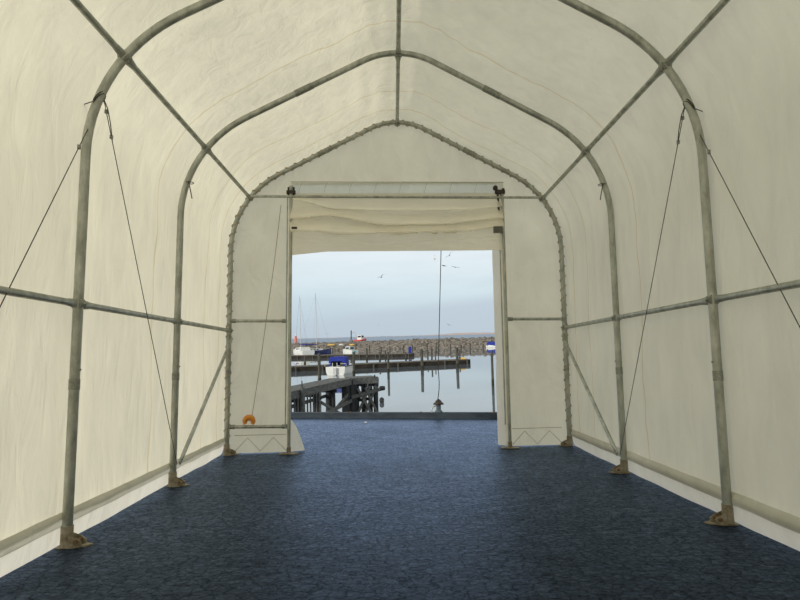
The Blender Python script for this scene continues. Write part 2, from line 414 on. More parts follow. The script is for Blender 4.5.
# reinforced band above the header with its lacing
za, zb = tp(400,183,YF).z, tp(400,195,YF).z
def bnd(u, v):
    x = tp(291,190,YF).x+(tp(503,190,YF).x-tp(291,190,YF).x)*u; return Vector((x, YF-.024, zb+(za-zb)*v+FZ*x))
MB().grid(bnd, 20, 2).build('header_band', M_band, wf)
m = MB()
for i in range(8):
    x = tp(302+25*i,190,YF).x
    m.tube([(x-.05, YF-.027, zb+.01+FZ*x), (x-.01, YF-.027, za-.03+FZ*x), (x+.01, YF-.027, za+FZ*x)], .002, 5)
m.tube([(tp(291,184,YF).x, YF-.030, za), (tp(503,184,YF).x, YF-.030, za+.01)], .005, 5)
m.build('lacing_cord', M_cord, wf)
# zig-zag lacing and seam along the foot of both side panels
for x0, x1 in ((-2.40, xl-.05), (xr+.08, 2.40)):
    m = MB(); n = 4; pts = []
    for i in range(n+1):
        x = x0+(x1-x0)*i/n; pts.append((x, YF-.032, (.04 if i % 2 == 0 else .23)+fz(x)))
    m.tube(pts, .005, 5)
    m.tube([(x0, YF-.034, .27+fz(x0)), (x1, YF-.034, .27+fz(x1))], .005, 5)
    m.build('lacing_cord', M_lace, wf)

# ---------------------------------------------------------------- arches
RC = .036
def arch(y, label):
    o = thing('arch_frame', label, 'tent frame', (0, y, 0), group='galvanised arches of the tent')
    js = .62                                # posts reach up to just below the bend, the bow sits in a sleeve
    zs = EC[1]-RE*math.tan((PI/2-TH)/2)
    for s in (-1, 1):
        MB().tube([(s*HW, y, .004+fz(s*HW)), (s*HW, y, 1.0), (s*HW, y, zs-.25)], RC, 18).build('post', M_steel, o)
        m = MB().tube([(s*HW, y, 1.12), (s*HW, y, 1.20)], RC+.003, 18)
        m.build('sleeve', M_steel2, o)
        MB().lathe((s*(HW-RC+.002), y, 1.27), [(.009,-.004),(.009,.008),(.004,.012)], 8, (-s,0,0)).build('bolt', M_steel2, o)
        # foot: socket, gusset ears, plate and pin
        f = MB(); zf = fz(s*HW)
        f.prism([(-.05,-.055),(-.05,.06),(.10,.06),(.175,.03),(.165,.0),(.07,-.055)],
                lambda u, v: Vector((s*(HW-u), y+v, zf+.003)), lambda u, v: Vector((s*(HW-u), y+v, zf+.013)))
        fo = f.build('foot_plate', M_rust, o)
        MB().tube([(s*HW, y, zf+.01), (s*HW, y, zf+.15)], [RC+.007, RC+.006], 18).build('socket', M_rust, fo)
        for q in (-.035, .035):
            MB().prism([(.03,.012),(.125,.012),(.125,.045),(.085,.07),(.03,.09)], lambda u, v: Vector((s*(HW-u), y+q-.004, zf+v)), lambda u, v: Vector((s*(HW-u), y+q+.004, zf+v))).build('gusset', M_rust, fo)
        MB().tube([(s*(HW-.085), y-.05, zf+.045), (s*(HW-.085), y+.05, zf+.045)], .015, 10).build('bolt', M_rustd, fo)
    pf = [p for p in PF if p[1] >= zs-.001]
    path = [(-HW, y, zs-.25)]+[(-x, y, z) for x, z in pf]+[(x, y, z) for x, z in reversed(pf[:-1])]+[(HW, y, zs-.25)]
    MB().tube(path, RC-.001, 16, up=(0,1,0)).build('roof_bow', M_steel, o)
    for s in (-1, 1):                       # sleeves at mid-rafter
        a, b = Vector((s*1.02, y, RZ-SL*1.02)), Vector((s*1.22, y, RZ-SL*1.22))
        MB().tube([a, b], RC+.003, 16).build('rafter_sleeve', M_steel2, o)
    return o
A3 = arch(FY[2], 'galvanised tube arch framing the end wall around the open doorway')
A2 = arch(FY[1], 'middle tube arch, between the nearest arch and the doorway wall')
A1 = arch(FY[0], 'nearest large galvanised tube arch, its top out of view')
# the end arch is lashed to the gable all the way round
m = MB(); L = len(PF)
pl = [(-x, z) for x, z in PF]+[(x, z) for x, z in reversed(PF[:-1])]
path = []; acc = 0
for (xa, za_), (xb_, zb_) in zip(pl, pl[1:]):
    sg = math.hypot(xb_-xa, zb_-za_)
    if za_ < .35 and zb_ < .35 or sg < 1e-6: continue
    t = Vector((xb_-xa, 0, zb_-za_))/sg; nn = Vector((t.z, 0, -t.x)); k = max(2, int(sg/.016))
    for q in range(k):
        a = (acc+sg*q/k)/.15*2*PI
        path.append(Vector((xa, FY[2], za_))+t*sg*q/k+(nn*math.cos(a)+Vector((0,1,0))*math.sin(a))*(RC+.007))
    acc += sg
m.tube(path, .008, 5)
tag(m.build('lashing_cord', M_cord, None, (0, FY[2], 0)), 'tan cord lashing the gable cloth to the end wall arch', 'cord')

# ---------------------------------------------------------------- purlins and rails
def run(name, label, group, x, z, r, up, ys=None, cl=True):
    o = thing(name, label, 'tent frame tube', (x, FY[0], z), group=group)
    ys = ys or [YB+.1, FY[0]-BAY]+FY
    if ys[0] != FY[0]: pass
    for a, b in zip(ys, ys[1:]):
        pth = []; rad = []
        for t in (0, .03, .09, .17):
            pth.append((x, a+t, z)); k = t/.17; rad.append((r*(.35+.65*k), r*(1.75-.75*k)) if cl else r)
        for t in (.17, .09, .03, 0):
            pth.append((x, b-t, z)); k = t/.17; rad.append((r*(.35+.65*k), r*(1.45-.45*k)) if cl else r)
        MB().tube(pth, rad, 14, up=up).build('tube', M_steel, o)
    for y in FY:
        m = MB()
        n = Vector(up).normalized()
        m.tube([(x, y-.03, z), (x, y+.03, z)], [(RC+.008, RC+.012)]*2, 14, up=up)
        m.lathe(Vector((x, y, z))-n*(RC+.006), [(.013,-.004),(.013,.008),(.006,.012),(.006,.022)], 6, -n)
        m.build('clamp', M_steel2, o)
    return o
run('ridge_purlin', 'steel ridge tube running along the top of the tent roof', None, 0, 4.96, .026, (0,0,1))
run('eave_purlin', 'left steel eave tube crossing the arches at the roof bend', 'eave tubes', -EV[0], EV[1], .026, (-.6,0,.8))
run('eave_purlin', 'right steel eave tube crossing the arches at the roof bend', 'eave tubes', EV[0], EV[1], .026, (.6,0,.8))
run('side_rail', 'horizontal steel rail along the left wall at waist height', 'side rails', -HW, 1.77, .026, (-1,0,0))
run('side_rail', 'horizontal steel rail along the right wall at waist height', 'side rails', HW, 1.77, .026, (1,0,0))
for s, nm in ((-1,'left'), (1,'right')):
    b = thing('diagonal_brace', 'slanting steel brace tube low on the %s wall beside the end wall'%nm, 'brace', (s*(HW-.045), FY[1]+.05, .24), group='diagonal braces')
    a_, b_ = Vector((s*(HW-.052), FY[2]-.02, 1.66)), Vector((s*(HW-.052), FY[1]+.05, .22))
    d = (a_-b_)
    MB().tube([b_, b_+d*.02, b_+d*.06, a_-d*.06, a_-d*.02, a_], [(.008,.034),(.01,.032),.022,.022,(.01,.032),(.008,.034)], 12, up=(1,0,0)).build('tube', M_steel, b)
    for q in (a_-d*.015, b_+d*.02):
        MB().lathe(q, [(.012,-.012),(.012,.006),(.006,.010),(.006,.018)], 6, (-s,0,0)).build('bolt', M_rustd, b)

# ---------------------------------------------------------------- bracing wires
def wire(label, s, top, bot, loops):
    o = thing('bracing_wire', label, 'wire', bot, group='crossed bracing wires')
    MB().tube([top, bot], .0035, 6).build('cable', M_wire, o)
    d = (Vector(bot)-Vector(top)).normalized()
    if loops:
        m = MB(); c = Vector((s*2.415, D1, 3.40))
        # turns round the arch tube plus the short tail end
        for k in range(2):
            m.tube([c+Vector((math.cos(a)*.042, math.sin(a)*.044, .02*k+.05*math.cos(a)*-s)) for a in [2*PI*i/14 for i in range(15)]], .0045, 5)
        t = Vector(top)
        m.tube([t, t+d*.08+Vector((-s*.016,0,0)), t+d*.20+Vector((-s*.014,0,0)), t+d*.34], .004, 5)
        m.tube([c+Vector((s*.03,-.04,-.03)), c+Vector((s*.10,-.06,-.07)), c+Vector((s*.19,-.03,-.10))], .004, 5)
        m.build('wire_loop', M_wire, o)
        for q in (.10, .30):
            MB().box(t+d*q, (.022,.016,.03)).build('wire_clip', M_steel2, o)
    else:
        MB().box(Vector(top)+d*.3, (.02,.015,.035)).build('wire_clip', M_steel2, o)
    return o
for s, nm in ((-1,'left'), (1,'right')):
    wire('thin steel wire on %s wall from nearest arch down to middle arch foot'%nm, s, (s*2.40, D1+.035, 3.43), (s*(HW-.05), FY[1]-.02, .22), True)
    wire('thin steel wire on %s wall running from nearest arch down towards the viewer'%nm, s, (s*2.475, D1+.01, 3.22), (s*(HW-.01), D1-BAY+.28, .22), False)
    m = MB(); c = Vector((s*2.41, FY[1]-.03, 3.36))
    m.tube([c, c+Vector((-s*.03,-.02,-.10)), c+Vector((-s*.05,-.02,-.20))], .006, 5)
    m.tube([c+Vector((math.cos(a)*.044, .03+math.sin(a)*.045, 0)) for a in [2*PI*i/12 for i in range(13)]], .005, 5)
    tag(m.build('wire_tie', M_wire, None, c), 'short dark wire tie hanging from the %s bend of the middle arch'%nm, 'wire')

# ---------------------------------------------------------------- end wall steelwork
YP = FY[2]-.005
def bar(name, label, a, b, r, cat='tent frame tube', group=None, ends=True):
    o = thing(name, label, cat, a, group=group)
    MB().tube([a, b], r, 14).build('tube', M_steel, o)
    if ends:
        for q in (a, b):
            d = (Vector(b)-Vector(a)).normalized()
            sgn = 1 if q is a else -1
            MB().tube([Vector(q), Vector(q)+d*sgn*.07], r+.007, 12).build('clamp', M_steel2, o)
    return o
YH = FY[2]-.068
hL, hR = tp(250.5,196.3,YH), tp(541,197.6,YH)
bar('header_bar', 'thin horizontal steel tube across the end wall above the doorway', hL, hR, .020, ends=False)
for s, pxb, pyb, pyt, nm in ((-1,290,453,186,'left'), (1,506,446,194,'right')):
    xb = tp(pxb,(pyb+pyt)/2,YP-.05).x; zt_ = tp(pxb,pyt,YP-.05).z; yq = YP-.055
    o = thing('door_post', 'upright steel door post on the %s side of the doorway'%nm, 'door post', (xb, yq, fz(xb)), group='door posts')
    MB().tube([(xb, yq, fz(xb)+.005), (xb, yq, zt_)], .025, 14).build('post', M_steel, o)
    MB().tube([(xb-.055*1, yq+.02, .35), (xb-.055, yq+.02, zt_-.15)], .010, 8).build('guide_rod', M_steel, o)
    MB().box((xb, yq, fz(xb)+.012), (.26,.12,.012)).build('foot_plate', M_rust, o)
    MB().tube([(xb, yq, fz(xb)+.01), (xb, yq, fz(xb)+.10)], .032, 14).build('socket', M_rust, o)
    m = MB()
    if s < 0:
        for dx in (-.04, .04):
            m.tube([(xb+dx, yq, zt_-.02), (xb+dx, yq, zt_-.18)], .014, 8)
        m.box((xb, yq, zt_-.10), (.13,.05,.05))
        m.build('bracket', M_dark, o)
    else:
        m.lathe((xb-.105, yq-.01, zt_+.09), [(.015,-.025),(.035,-.025),(.038,0),(.035,.025),(.015,.025)], 14, (0,1,0))
        m.box((xb-.03, yq-.01, zt_+.025), (.14,.06,.06)); m.box((xb+.015, yq-.01, zt_+.055), (.035,.05,.05)); m.box((xb-.09, yq-.01, zt_+.04), (.04,.05,.07))
        m.build('crank_gear', M_dark, o)
        m = MB(); m.tube([(xb-.07, yq-.01, zt_), (xb-.065, yq-.01, zt_-.22), (xb-.05, yq-.01, zt_-.34)], .016, 8)
        m.build('strap', M_dark, o)
        MB().tube([(xb-.04, yq-.01, zt_-.45), (xb-.03, yq-.01, zt_-.62)], .016, 8).build('strap', M_dark, o)
def hb(p, q, label, r=.022):
    a, b = tp(*p, YP), tp(*q, YP); bar('wall_rail', label, a, b, r, group='short rails of the end wall')
hb((231,321), (287,321), 'short horizontal steel rail across the panel left of the doorway, at mid height')
hb((508,319), (566,319), 'short horizontal steel rail across the panel right of the doorway, at mid height')
hb((230,427), (287,426.5), 'lowest short steel rail across the panel left of the doorway', .024)

# rolled-up door curtain
YC = FY[2]-.02
cx0, cx1 = tp(293,225,YC).x, tp(502.5,225,YC).x
cz1, cz0 = tp(400,193.8,YC).z, tp(400,251.8,YC).z
cur = thing('door_curtain', 'cream door curtain gathered in folds above the open doorway', 'door curtain', ((cx0+cx1)/2, YC, cz0))
def ip(L, u):
    for (a, p), (b, q) in zip(L, L[1:]):
        if u <= b:
            k = (u-a)/(b-a); k = k*k*(3-2*k); return p+(q-p)*k
    return L[-1][1]
CR = [([(0,.10),(.22,.27),(.5,.30),(.8,.29),(1,.24)], .065),
      ([(0,.40),(.16,.37),(.45,.53),(.7,.52),(1,.43)], .12),
      ([(0,.585),(.25,.68),(.55,.665),(.8,.645),(1,.575)], .15)]
def folds(t, u):
    x = cx0+(cx1-cx0)*u; last = 0; base = 0
    wv = .010*noise.noise(Vector((x*3, t*5, 0)))+.006*noise.noise(Vector((x*9, t*4, 7)))
    for L_, a in CR:
        c = ip(L_, u)+.012*noise.noise(Vector((x*2.5, a*50, 1)))
        if t < c:
            q = (t-last)/(c-last); return base*(1-q)+a*(q**1.3)*min(1, (1-q)/.10)**.5 + wv
        last = c; base = .012
    q = (t-last)/(1-last); return .012+.02*q + wv
def curt(u, v):
    x = cx0+(cx1-cx0)*u; e = min(u, 1-u)
    pinch = 1-.35*math.exp(-(e/.02)**2)
    zz = cz1+(cz0-cz1)*v + fz(x)
    zz -= .05*max(0, 1-u/.16)*v
    for L_, a in CR:
        c = ip(L_, u)
        if v < c: zz -= a*.30*math.exp(-((c-v)/.05)**2)
    return Vector((x-(.05*math.exp(-((v-.45)/.12)**2) if u < .001 else 0), YC-.03-folds(v, u)*pinch, zz))
MB().grid(curt, 140, 110).build('cloth', M_curtain, cur)
m = MB(); x = cx1-.10
m.box((x, YC-.15, cz1-(cz1-cz0)*.66), (.14,.02,.10)); m.build('strap_buckle', simple('grey_buckle', (.10,.10,.08), (.16,.15,.12), scale=(20,20,20)), cur)
m = MB(); x = cx0+.045
m.box((x, YC-.145, cz1-(cz1-cz0)*.63), (.08,.014,.03)); m.build('strap_buckle', M_dark, cur)

# cords
pt, pm_, pb_ = tp(441,252,FY[2]-.01), tp(439.5,385,FY[2]-.01), tp(437.5,401.5,FY[2]-.01)
m = MB(); pth = []
for i in range(25):
    t = i/24; p = pt.lerp(pb_, t)
    if t > .8: p.x += .02*math.sin((t-.8)/.2*PI)
    pth.append(p)
m.tube([pt+Vector((0,0,.06))]+pth, .006, 6)
tag(m.build('pull_cord', M_wire, None, pt), 'long thin dark cord hanging in the open doorway from the rolled curtain', 'cord')
a, b, c = tp(281,205,YP-.06), tp(266,322,YP-.06), tp(252,416,YP-.06)
o = thing('float_cord', 'thin dark cord with an orange float on the panel left of the doorway', 'cord', a)
MB().tube([a, a.lerp(b,.5)+Vector((.01,0,0)), b, b.lerp(c,.5)+Vector((.006,0,0)), c], .005, 5).build('cord', M_cord, o)
q = tp(249,421,YP-.05); 
m = MB(); pts = []
for i in range(15):
    an = math.radians(-35+250*i/14); pts.append(q+Vector((.058*math.cos(an), 0, .058*math.sin(an)-.01)))
m.tube(pts, [(.026+.018*math.sin(PI*i/14))*1.0 for i in range(15)], 10, up=(0,1,0))
m.build('float', M_orange, o)

# ---------------------------------------------------------------- ground and quay edge
eL, eR = tfloor(292,418.5), tfloor(495,419)
de = (eR-eL)/(eR.x-eL.x)
def edge(x, dy=0): p = eL+de*(x-eL.x); return Vector((x, p.y+dy, fz(x)))
def gr(u, v):
    x = -18+36*u; y1 = edge(x).y; y = -6+(y1+6)*v
    return Vector((x, y, fz(x)))
m = MB().grid(gr, 36, 24, False)
tag(m.build('floor', M_pave), kind='structure')
# vertical face of the quay below the timber
m = MB()
a, b = edge(-18), edge(18)
m.add([a+Vector((0,.24,-.004)), b+Vector((0,.24,-.004)), b+Vector((0,.24,-4)), a+Vector((0,.24,-4)), a+Vector((0,-.05,-.004)), b+Vector((0,-.05,-.004))], [(0,1,2,3),(4,5,1,0)])
tag(m.build('quay_wall', M_darktimber), kind='structure')
m = MB(); m.beam(edge(-14,.12)+Vector((0,0,.065)), edge(14,.12)+Vector((0,0,.065)), .20, .13)
k = thing('kerb_beam', 'long dark timber kerb along the quay edge beyond the doorway', 'kerb', edge(0,.12))
m.build('beam', M_kerb, k)
for i in range(-2, 3): MB().lathe(edge(i*1.6+.5,.12)+Vector((0,0,.13)), [(.03,-.01),(.03,.012),(.015,.018)], 8).build('bolt_head', M_rustd, k)
# bollard lamp on the kerb
pbx = edge(0,.12); pe = None
for i in range(400):      # station along the kerb under pixel column 437
    x = -2+4*i/400; w_ = t2w(edge(x,.12)); v = AW.transposed() @ (w_-CAMW)
    if 400+F*v.x/v.z > 438.5: pe = edge(x,.12)+Vector((0,0,.13)); break
bo = thing('mooring_bollard', 'small dark bollard with a hat shaped cap on the quay kerb', 'bollard', pe)
MB().lathe(pe, [(.09,0),(.085,.03),(.055,.05),(.05,.20)], 14).build('stem', simple('bollard_paint', (.05,.07,.085), (.10,.13,.15), scale=(14,14,14)), bo)
MB().lathe(pe+Vector((0,0,.18)), [(.04,0),(.115,-.008),(.12,.015),(.08,.045),(.055,.085),(.02,.11),(.005,.12)], 16).build('cap', M_dark, bo)
m = MB(); m.tube([pe+Vector((-.15,-.03,.0)), pe+Vector((-.165,-.03,.07)), pe+Vector((-.12,-.03,.13)), pe+Vector((-.05,-.02,.15))], .014, 8)
m.build('hook', M_steel, bo)
m = MB(); q = tfloor(366,423); m.lathe(q+Vector((0,0,.0)), [(.03,0),(.035,.012),(.02,.03)], 8); 
tag(m.build('pebble', M_offw, None, q), 'tiny pale stone lying on the paving near the quay kerb', 'stone')

# ================================================================= the harbour (level world)
qz = t2w(edge(0)).z
m = W(); m.add([(-400,8,0),(400,8,0),(400,152,0),(-400,152,0)], [(0,1,2,3)])
# open water laid as two sheets meeting at the breakwater
tag(m.build('harbour_water', M_water), kind='structure')
m = W(); m.add([(-9000,152,0),(9000,152,0),(9000,14000,0),(-9000,14000,0)], [(0,1,2,3)])
tag(m.build('open_sea', M_sea), kind='structure')
# far shore
m = W(); pts = []
def sh(u, v):
    x = -900+2400*u; y = 3000+300*v
    h = (1.5+7*max(0,u-.38)+8*math.exp(-((x-420)/160)**2)+2.5*noise.noise(Vector((x*.01,0,0)))+1.5*noise.noise(Vector((x*.05,3,0))))
    return Vector((x, y, max(.5, h)*math.sin(PI*min(1, v*1.05+.0))+0))
m.grid(sh, 200, 8); tag(m.build('far_shore', M_shore), kind='structure')

# breakwater of rubble stone
bl, brr = wp(292,351.8), wp(495,346.6)
bd = (brr-bl)/(brr.x-bl.x)
def bw(u, v):
    x = -75+170*u; base = bl+bd*(x-bl.x)
    prof = [(0,-.3),(1.0,.55),(2.0,1.2),(3.2,1.85),(4.5,1.95),(7,1.95),(9.5,.8),(11,-.3)]
    yy, zz = lerp_list(prof, v)
    n_ = noise.noise(Vector((x*.9, v*8, 1)))+.6*noise.noise(Vector((x*2.3, v*15, 2)))
    zz += .32*n_ + (x+30)/110*.45*max(0, math.sin(PI*v))
    return Vector((x, base.y+yy+.3*n_, zz))
br_o = thing('breakwater', 'long low rubble stone breakwater across the harbour mouth', 'breakwater', bl, False)
W().grid(bw, 420, 20, False).build('rubble', M_rock, br_o)
def boulder(c, r, seed):
    m = W(); n = 7; vs = []
    def f(u, v):
        th, ph = 2*PI*u, PI*v; d = Vector((math.sin(ph)*math.cos(th), math.sin(ph)*math.sin(th), math.cos(ph)))
        k = r*(1+.35*noise.noise(d*1.7+Vector((seed*3.1, 0, 0))))
        return Vector(c)+Vector((d.x*k*1.2, d.y*k, d.z*k*.8))
    m.grid(f, n, 5, False); return m
for i in range(100):
    x = random.uniform(-40, 42); v = random.uniform(.02, .5); p = bw((x+75)/170, v)
    boulder(p, random.uniform(.25, .55), i).build('boulder', M_rock, br_o)

# mooring piles
def project_h(px, py0, py1):
    p = wp(px, py1); D = p.y; q = wd(px, py0, D); return p, q.z
piles = [ # x, top, waterline, width px
 (319.7,353,384.5,3.2,'tall mooring pile in front of the left pier, beside the white boat'),
 (354,352,376,2.6,'mooring pile just right of the white boat with the blue canopy'),
 (388.5,352,374,2.4,'mooring pile standing above the far end of the timber jetty'),
 (422.3,349,370.5,3.0,'thick mooring pile at the front pier, left of the hanging cord'),
 (457.5,347.5,368,3.0,'thick mooring pile beside the outer end of the front pier'),
 (380,352,363.2,1.8,'slim mooring pile behind the front pier, above the jetty end'),
 (367,348,361,1.8,'slim mooring pile behind the front pier, nearest the red work boat'),
 (305,356,366,2.0,'short mooring pile behind the front pier at the left door edge'),
 (406,352,361.5,1.6,'slim mooring pile in open water near the blue pier head'),
 (428,350,361,1.4,'left pile of the thin group behind the thick pile'),
 (432,348,362.5,1.7,'tallest pile of the thin group behind the thick pile'),
 (435.6,350.5,362.5,1.2,'right pile of the thin group behind the thick pile'),
 (460,350,361,1.6,'slim pile right behind the thick pile at the pier end'),
 (385.6,350,359.5,1.4,'small distant pile at the middle pier'),
 (493,351,387,2.6,'dark pile partly hidden by the right door flap')]
for px, a, b, wpx, lab in piles:
    p, zt_ = project_h(px, a, b); r = wpx/2*p.y/F
    o = thing('mooring_pile', lab, 'post', (p.x, p.y, 0), False, 'mooring piles in the water')
    ln = Vector((random.uniform(-.01,.01), 0, 0))
    W().tube([(p.x, p.y, -1), (p.x, p.y, .2), (p.x+ln.x*zt_, p.y, zt_)], [r*1.05, r, r*.9], 10).build('shaft', M_gpost, o)
    W().tube([(p.x, p.y, -.5), (p.x, p.y, .45)], r*1.06, 10, caps=False).build('weed_band', M_tide, o)
# little stakes along the breakwater's foot
for i in range(17):
    px = 298+i*11.6+random.uniform(-2,2); g = wp(px, 353.2-(px-292)*.0245)
    if 326 < px < 331: continue
    m = W().tube([(g.x, g.y, -.5), (g.x, g.y, random.uniform(.9,1.5))], .14, 7)
    tag(m.build('stake', M_gpost, None, (g.x, g.y, 0)), 'short dark stake in the row along the foot of the breakwater', 'post', 'stakes along the breakwater')

# piers
def pier(name, label, a, b, wdt, h, ext, blobs):
    a, b = Vector(a), Vector(b); d = (b-a).normalized(); a = a-d*ext; nrm = Vector((-d.y, d.x, 0))
    o = thing(name, label, 'pier', b, False)
    L_ = (b-a).length
    def f(u, v):
        x = u*L_; p = a+d*x; j = .05*noise.noise(Vector((x*.8, v*3, 1)))
        return p+nrm*(-j)+Vector((0,0,-.4+(h+.4)*v+.0))
    m = W(); m.grid(f, 80, 6, False)
    m.add([a+Vector((0,0,-.4)), a+nrm*wdt+Vector((0,0,-.4)), a+nrm*wdt+Vector((0,0,h)), a+Vector((0,0,h))], [(0,1,2,3)])
    m.add([b+Vector((0,0,-.4)), b+nrm*wdt+Vector((0,0,-.4)), b+nrm*wdt+Vector((0,0,h)), b+Vector((0,0,h))], [(3,2,1,0)])
    m.add([a+nrm*wdt+Vector((0,0,-.4)), b+nrm*wdt+Vector((0,0,-.4)), b+nrm*wdt+Vector((0,0,h)), a+nrm*wdt+Vector((0,0,h))], [(3,2,1,0)])
    m.build('pier_body', M_pier, o)
    m = W(); n = int(L_/1.5)
    for i in range(n):
        p = a+d*(i+.5)*L_/n
        m.beam(p-d*L_/n*.48+nrm*wdt/2+Vector((0,0,h+.04)), p+d*L_/n*.48+nrm*wdt/2+Vector((0,0,h+.04)), wdt+.12, .09)
    m.build('deck', M_pierdeck, o)
    for i in range(int(L_/2.6)):
        p = b-d*(.4+i*2.6)-nrm*.08
        W().tube([p+Vector((0,0,-.4)), p+Vector((0,0,h+.02))], .10, 8).build('fender_post', M_gpost, o)
    return o, a, b, d, nrm
pA = pier('pier', 'front pier with dark stone side behind the white boat', wp(292,371.8), wp(470.5,363.8), 1.6, .42, 14, 0)
pB = pier('pier', 'middle dark pier with a blue box at its end', wp(292,358.6), wp(411.5,356.6), 2.0, .40, 28, 0)
e = pB[2]-pB[3]*.5+pB[4]*.8; z0 = .49
m = W().box(e+Vector((.1,0,z0+.45)), (.45,.6,.9)); m.lathe(e+Vector((.1,0,z0+.9)), [(.2,0),(.18,.08),(.08,.12)], 10)
tag(m.build('pier_box', M_blue, None, e+Vector((0,0,z0))), 'blue box standing at the end of the middle pier', 'box')
e = pA[2]-pA[3]*.6+pA[4]*.6
m = W().box(e+Vector((0,0,.57)), (.45,.3,.12)); m.box(e+Vector((0,0,.66)), (.3,.2,.06))
tag(m.build('end_marker', M_yel, None, e+Vector((0,0,.51))), 'yellow marker block on the outer end of the front pier', 'marker')

# ---- boats
def hull(m, L_, B, H, c, rot, bowrise=.25, smooth=True):
    c = Vector(c); n = 16; nv = 8
    def f(u, v):        # u stern to bow, v port gunwale over keel to starboard
        t = u; bw_ = B/2*(.86+.14*math.sin(min(t/.45,1)*PI/2))*(1-max(0,(t-.45)/.55)**2.2)
        a = PI*v; x = -math.cos(a); z = math.sin(a)
        sx = math.copysign(abs(x)**.62, x)
        zt_ = H*(1+bowrise*t*t); zb_ = -.25*(1-t**4)
        zz = zt_+(zb_-zt_)*(z**.75 if z > 0 else 0)
        return c+rot @ Vector((sx*bw_, (t-.0)*L_+.25*t*(zt_-zz)*-1*0, zz))
    m.grid(f, n, nv*2, smooth)
    vs = [f(0, k/(nv*2)) for k in range(nv*2+1)]
    m.add(vs, [tuple(reversed(range(len(vs))))])
    dk = [f(i/n, 0)-Vector((0,0,.05)) for i in range(n+1)]+[f(i/n, 1)-Vector((0,0,.05)) for i in range(n, -1, -1)]
    m.add(dk, [(i, i+1, 2*n-i, 2*n+1-i) for i in range(n)])
    return f
# white boat with blue canopy, seen from astern
c = wp(336.0,375.6); rot = Matrix.Rotation(math.radians(7), 3, 'Z')
c = wp(335.4,375.3)
rot = Matrix.Rotation(math.radians(-9), 3, 'Z')
bo = thing('motor_boat', 'small white boat with a blue canvas canopy moored at the front pier', 'boat', c, False)
m = W(); hf = hull(m, 5.0, 1.95, .72, c, rot, .15); m.build('hull', M_white, bo)
m = W()
m.tube([hf(i/16, 0)+Vector((0,0,.01)) for i in range(17)]+[hf(i/16,1)+Vector((0,0,.01)) for i in range(16,-1,-1)], .045, 8)
m.build('rub_rail', M_gpost, bo)
def can(u, v):
    a = PI*v; xx = -math.cos(a); r_ = .72
    return c+rot @ Vector((math.copysign(abs(xx)**.22, xx)*r_, .55+1.4*u, .74+.80*(math.sin(a)**.3 if math.sin(a)>0 else 0)+.015*noise.noise(Vector((u*6,v*9,0)))))
m = W(); m.grid(can, 8, 20)
vs = [can(1, k/20) for k in range(21)]; m.add(vs, [tuple(range(21))])
# rear of the canopy is part closed: side wings and a top valance
vs = [can(0, k/20) for k in range(21)]
inn = [c+rot @ Vector((math.copysign(min(.52, abs((rot.inverted() @ (p-c)).x)*.74), (rot.inverted() @ (p-c)).x), .55, .78+((rot.inverted() @ (p-c)).z-.78)*.5)) for p in vs]
m.add(vs+inn, [(i, i+1, 22+i, 21+i) for i in range(20)])
m.build('canopy', M_blue, bo)
for x in (-.25, .15):
    W().tube([c+rot @ Vector((x, .05, .45)), c+rot @ Vector((x, .05, 1.05))], .035, 6).build('stern_post', M_offw, bo)
for x in (-1, 1):
    W().tube([c+rot @ Vector((x*.92,.1,.7)), c+rot @ Vector((x*.92,.1,.95)), c+rot @ Vector((x*.45,.1,.98))], .025, 6).build('stern_rail', M_offw, bo)
W().box(c+rot @ Vector((.35,1.1,.95)), (.35,.3,.5), rot).build('seat', M_gpost, bo); W().box(c+rot @ Vector((-.3,1.2,.9)), (.35,.3,.4), rot).build('seat', M_gpost, bo)
m = W(); m.box(c+rot @ Vector((0,-.12,.35)), (.28,.22,.55), rot); m.box(c+rot @ Vector((0,-.14,.0)), (.12,.12,.5), rot); m.build('outboard_motor', M_offw, bo)
m = W(); m.box(c+rot @ Vector((0,3.0,.95)), (.9,1.0,.35), rot); m.build('cabin_top', M_white, bo)

def yacht(label, px, py, D, L_, B, H, mast, hm, yaw, cab=.7, group=None):
    c = wd(px, py, D); c.z = 0; rot = Matrix.Rotation(yaw, 3, 'Z')
    o = thing('sailing_boat', label, 'boat', c, False, group)
    c = c - rot @ Vector((0, L_*.5, 0))
    m = W(); f = hull(m, L_, B, H, c, rot); m.build('hull', hm, o)
    m = W()
    prof = [(-.5,0),(-.38,cab),(.38,cab),(.5,0)]
    m.prism(prof, lambda u, v: c+rot @ Vector((u*B*.8, L_*.22, H-.05+v)), lambda u, v: c+rot @ Vector((u*B*.7, L_*.68, H-.05+v*.7)))
    cb = m.build('cabin', M_white, o)
    for s in (-1, 1):
        for k in range(3):
            W().box(c+rot @ Vector((s*B*.335, L_*(.32+.1*k), H+cab*.42)), (.06, L_*.06, cab*.3), rot).build('window', M_glass, cb)
    mb = c+rot @ Vector((0, L_*.55, H))
    W().tube([mb, mb+Vector((0,0,mast*.6)), mb+Vector((-.06,0,mast))], [.055,.05,.04], 8).build('mast', M_offw, o)
    W().tube([mb+Vector((0,0,1.1)), mb+rot @ Vector((0,-L_*.42,1.15))], .09, 8).build('boom', M_blue, o)
    for q in ((0, L_*.98, H*1.2), (0, .05, H), (B*.45, L_*.55, H), (-B*.45, L_*.55, H)):
        W().tube([c+rot @ Vector(q), mb+Vector((-.06,0,mast*.98))], .006, 4).build('stay', M_wire, o)
    return o
yacht('white sailing boat with pale mast moored far left behind the piers', 301.5, 355, 102, 7.4, 2.6, 1.0, 10.0, M_white, .5)
yacht('dark blue hulled sailing boat with the taller mast, left behind the piers', 315, 356, 103, 7.0, 2.4, .9, 10.6, M_navy, -.9, .5)
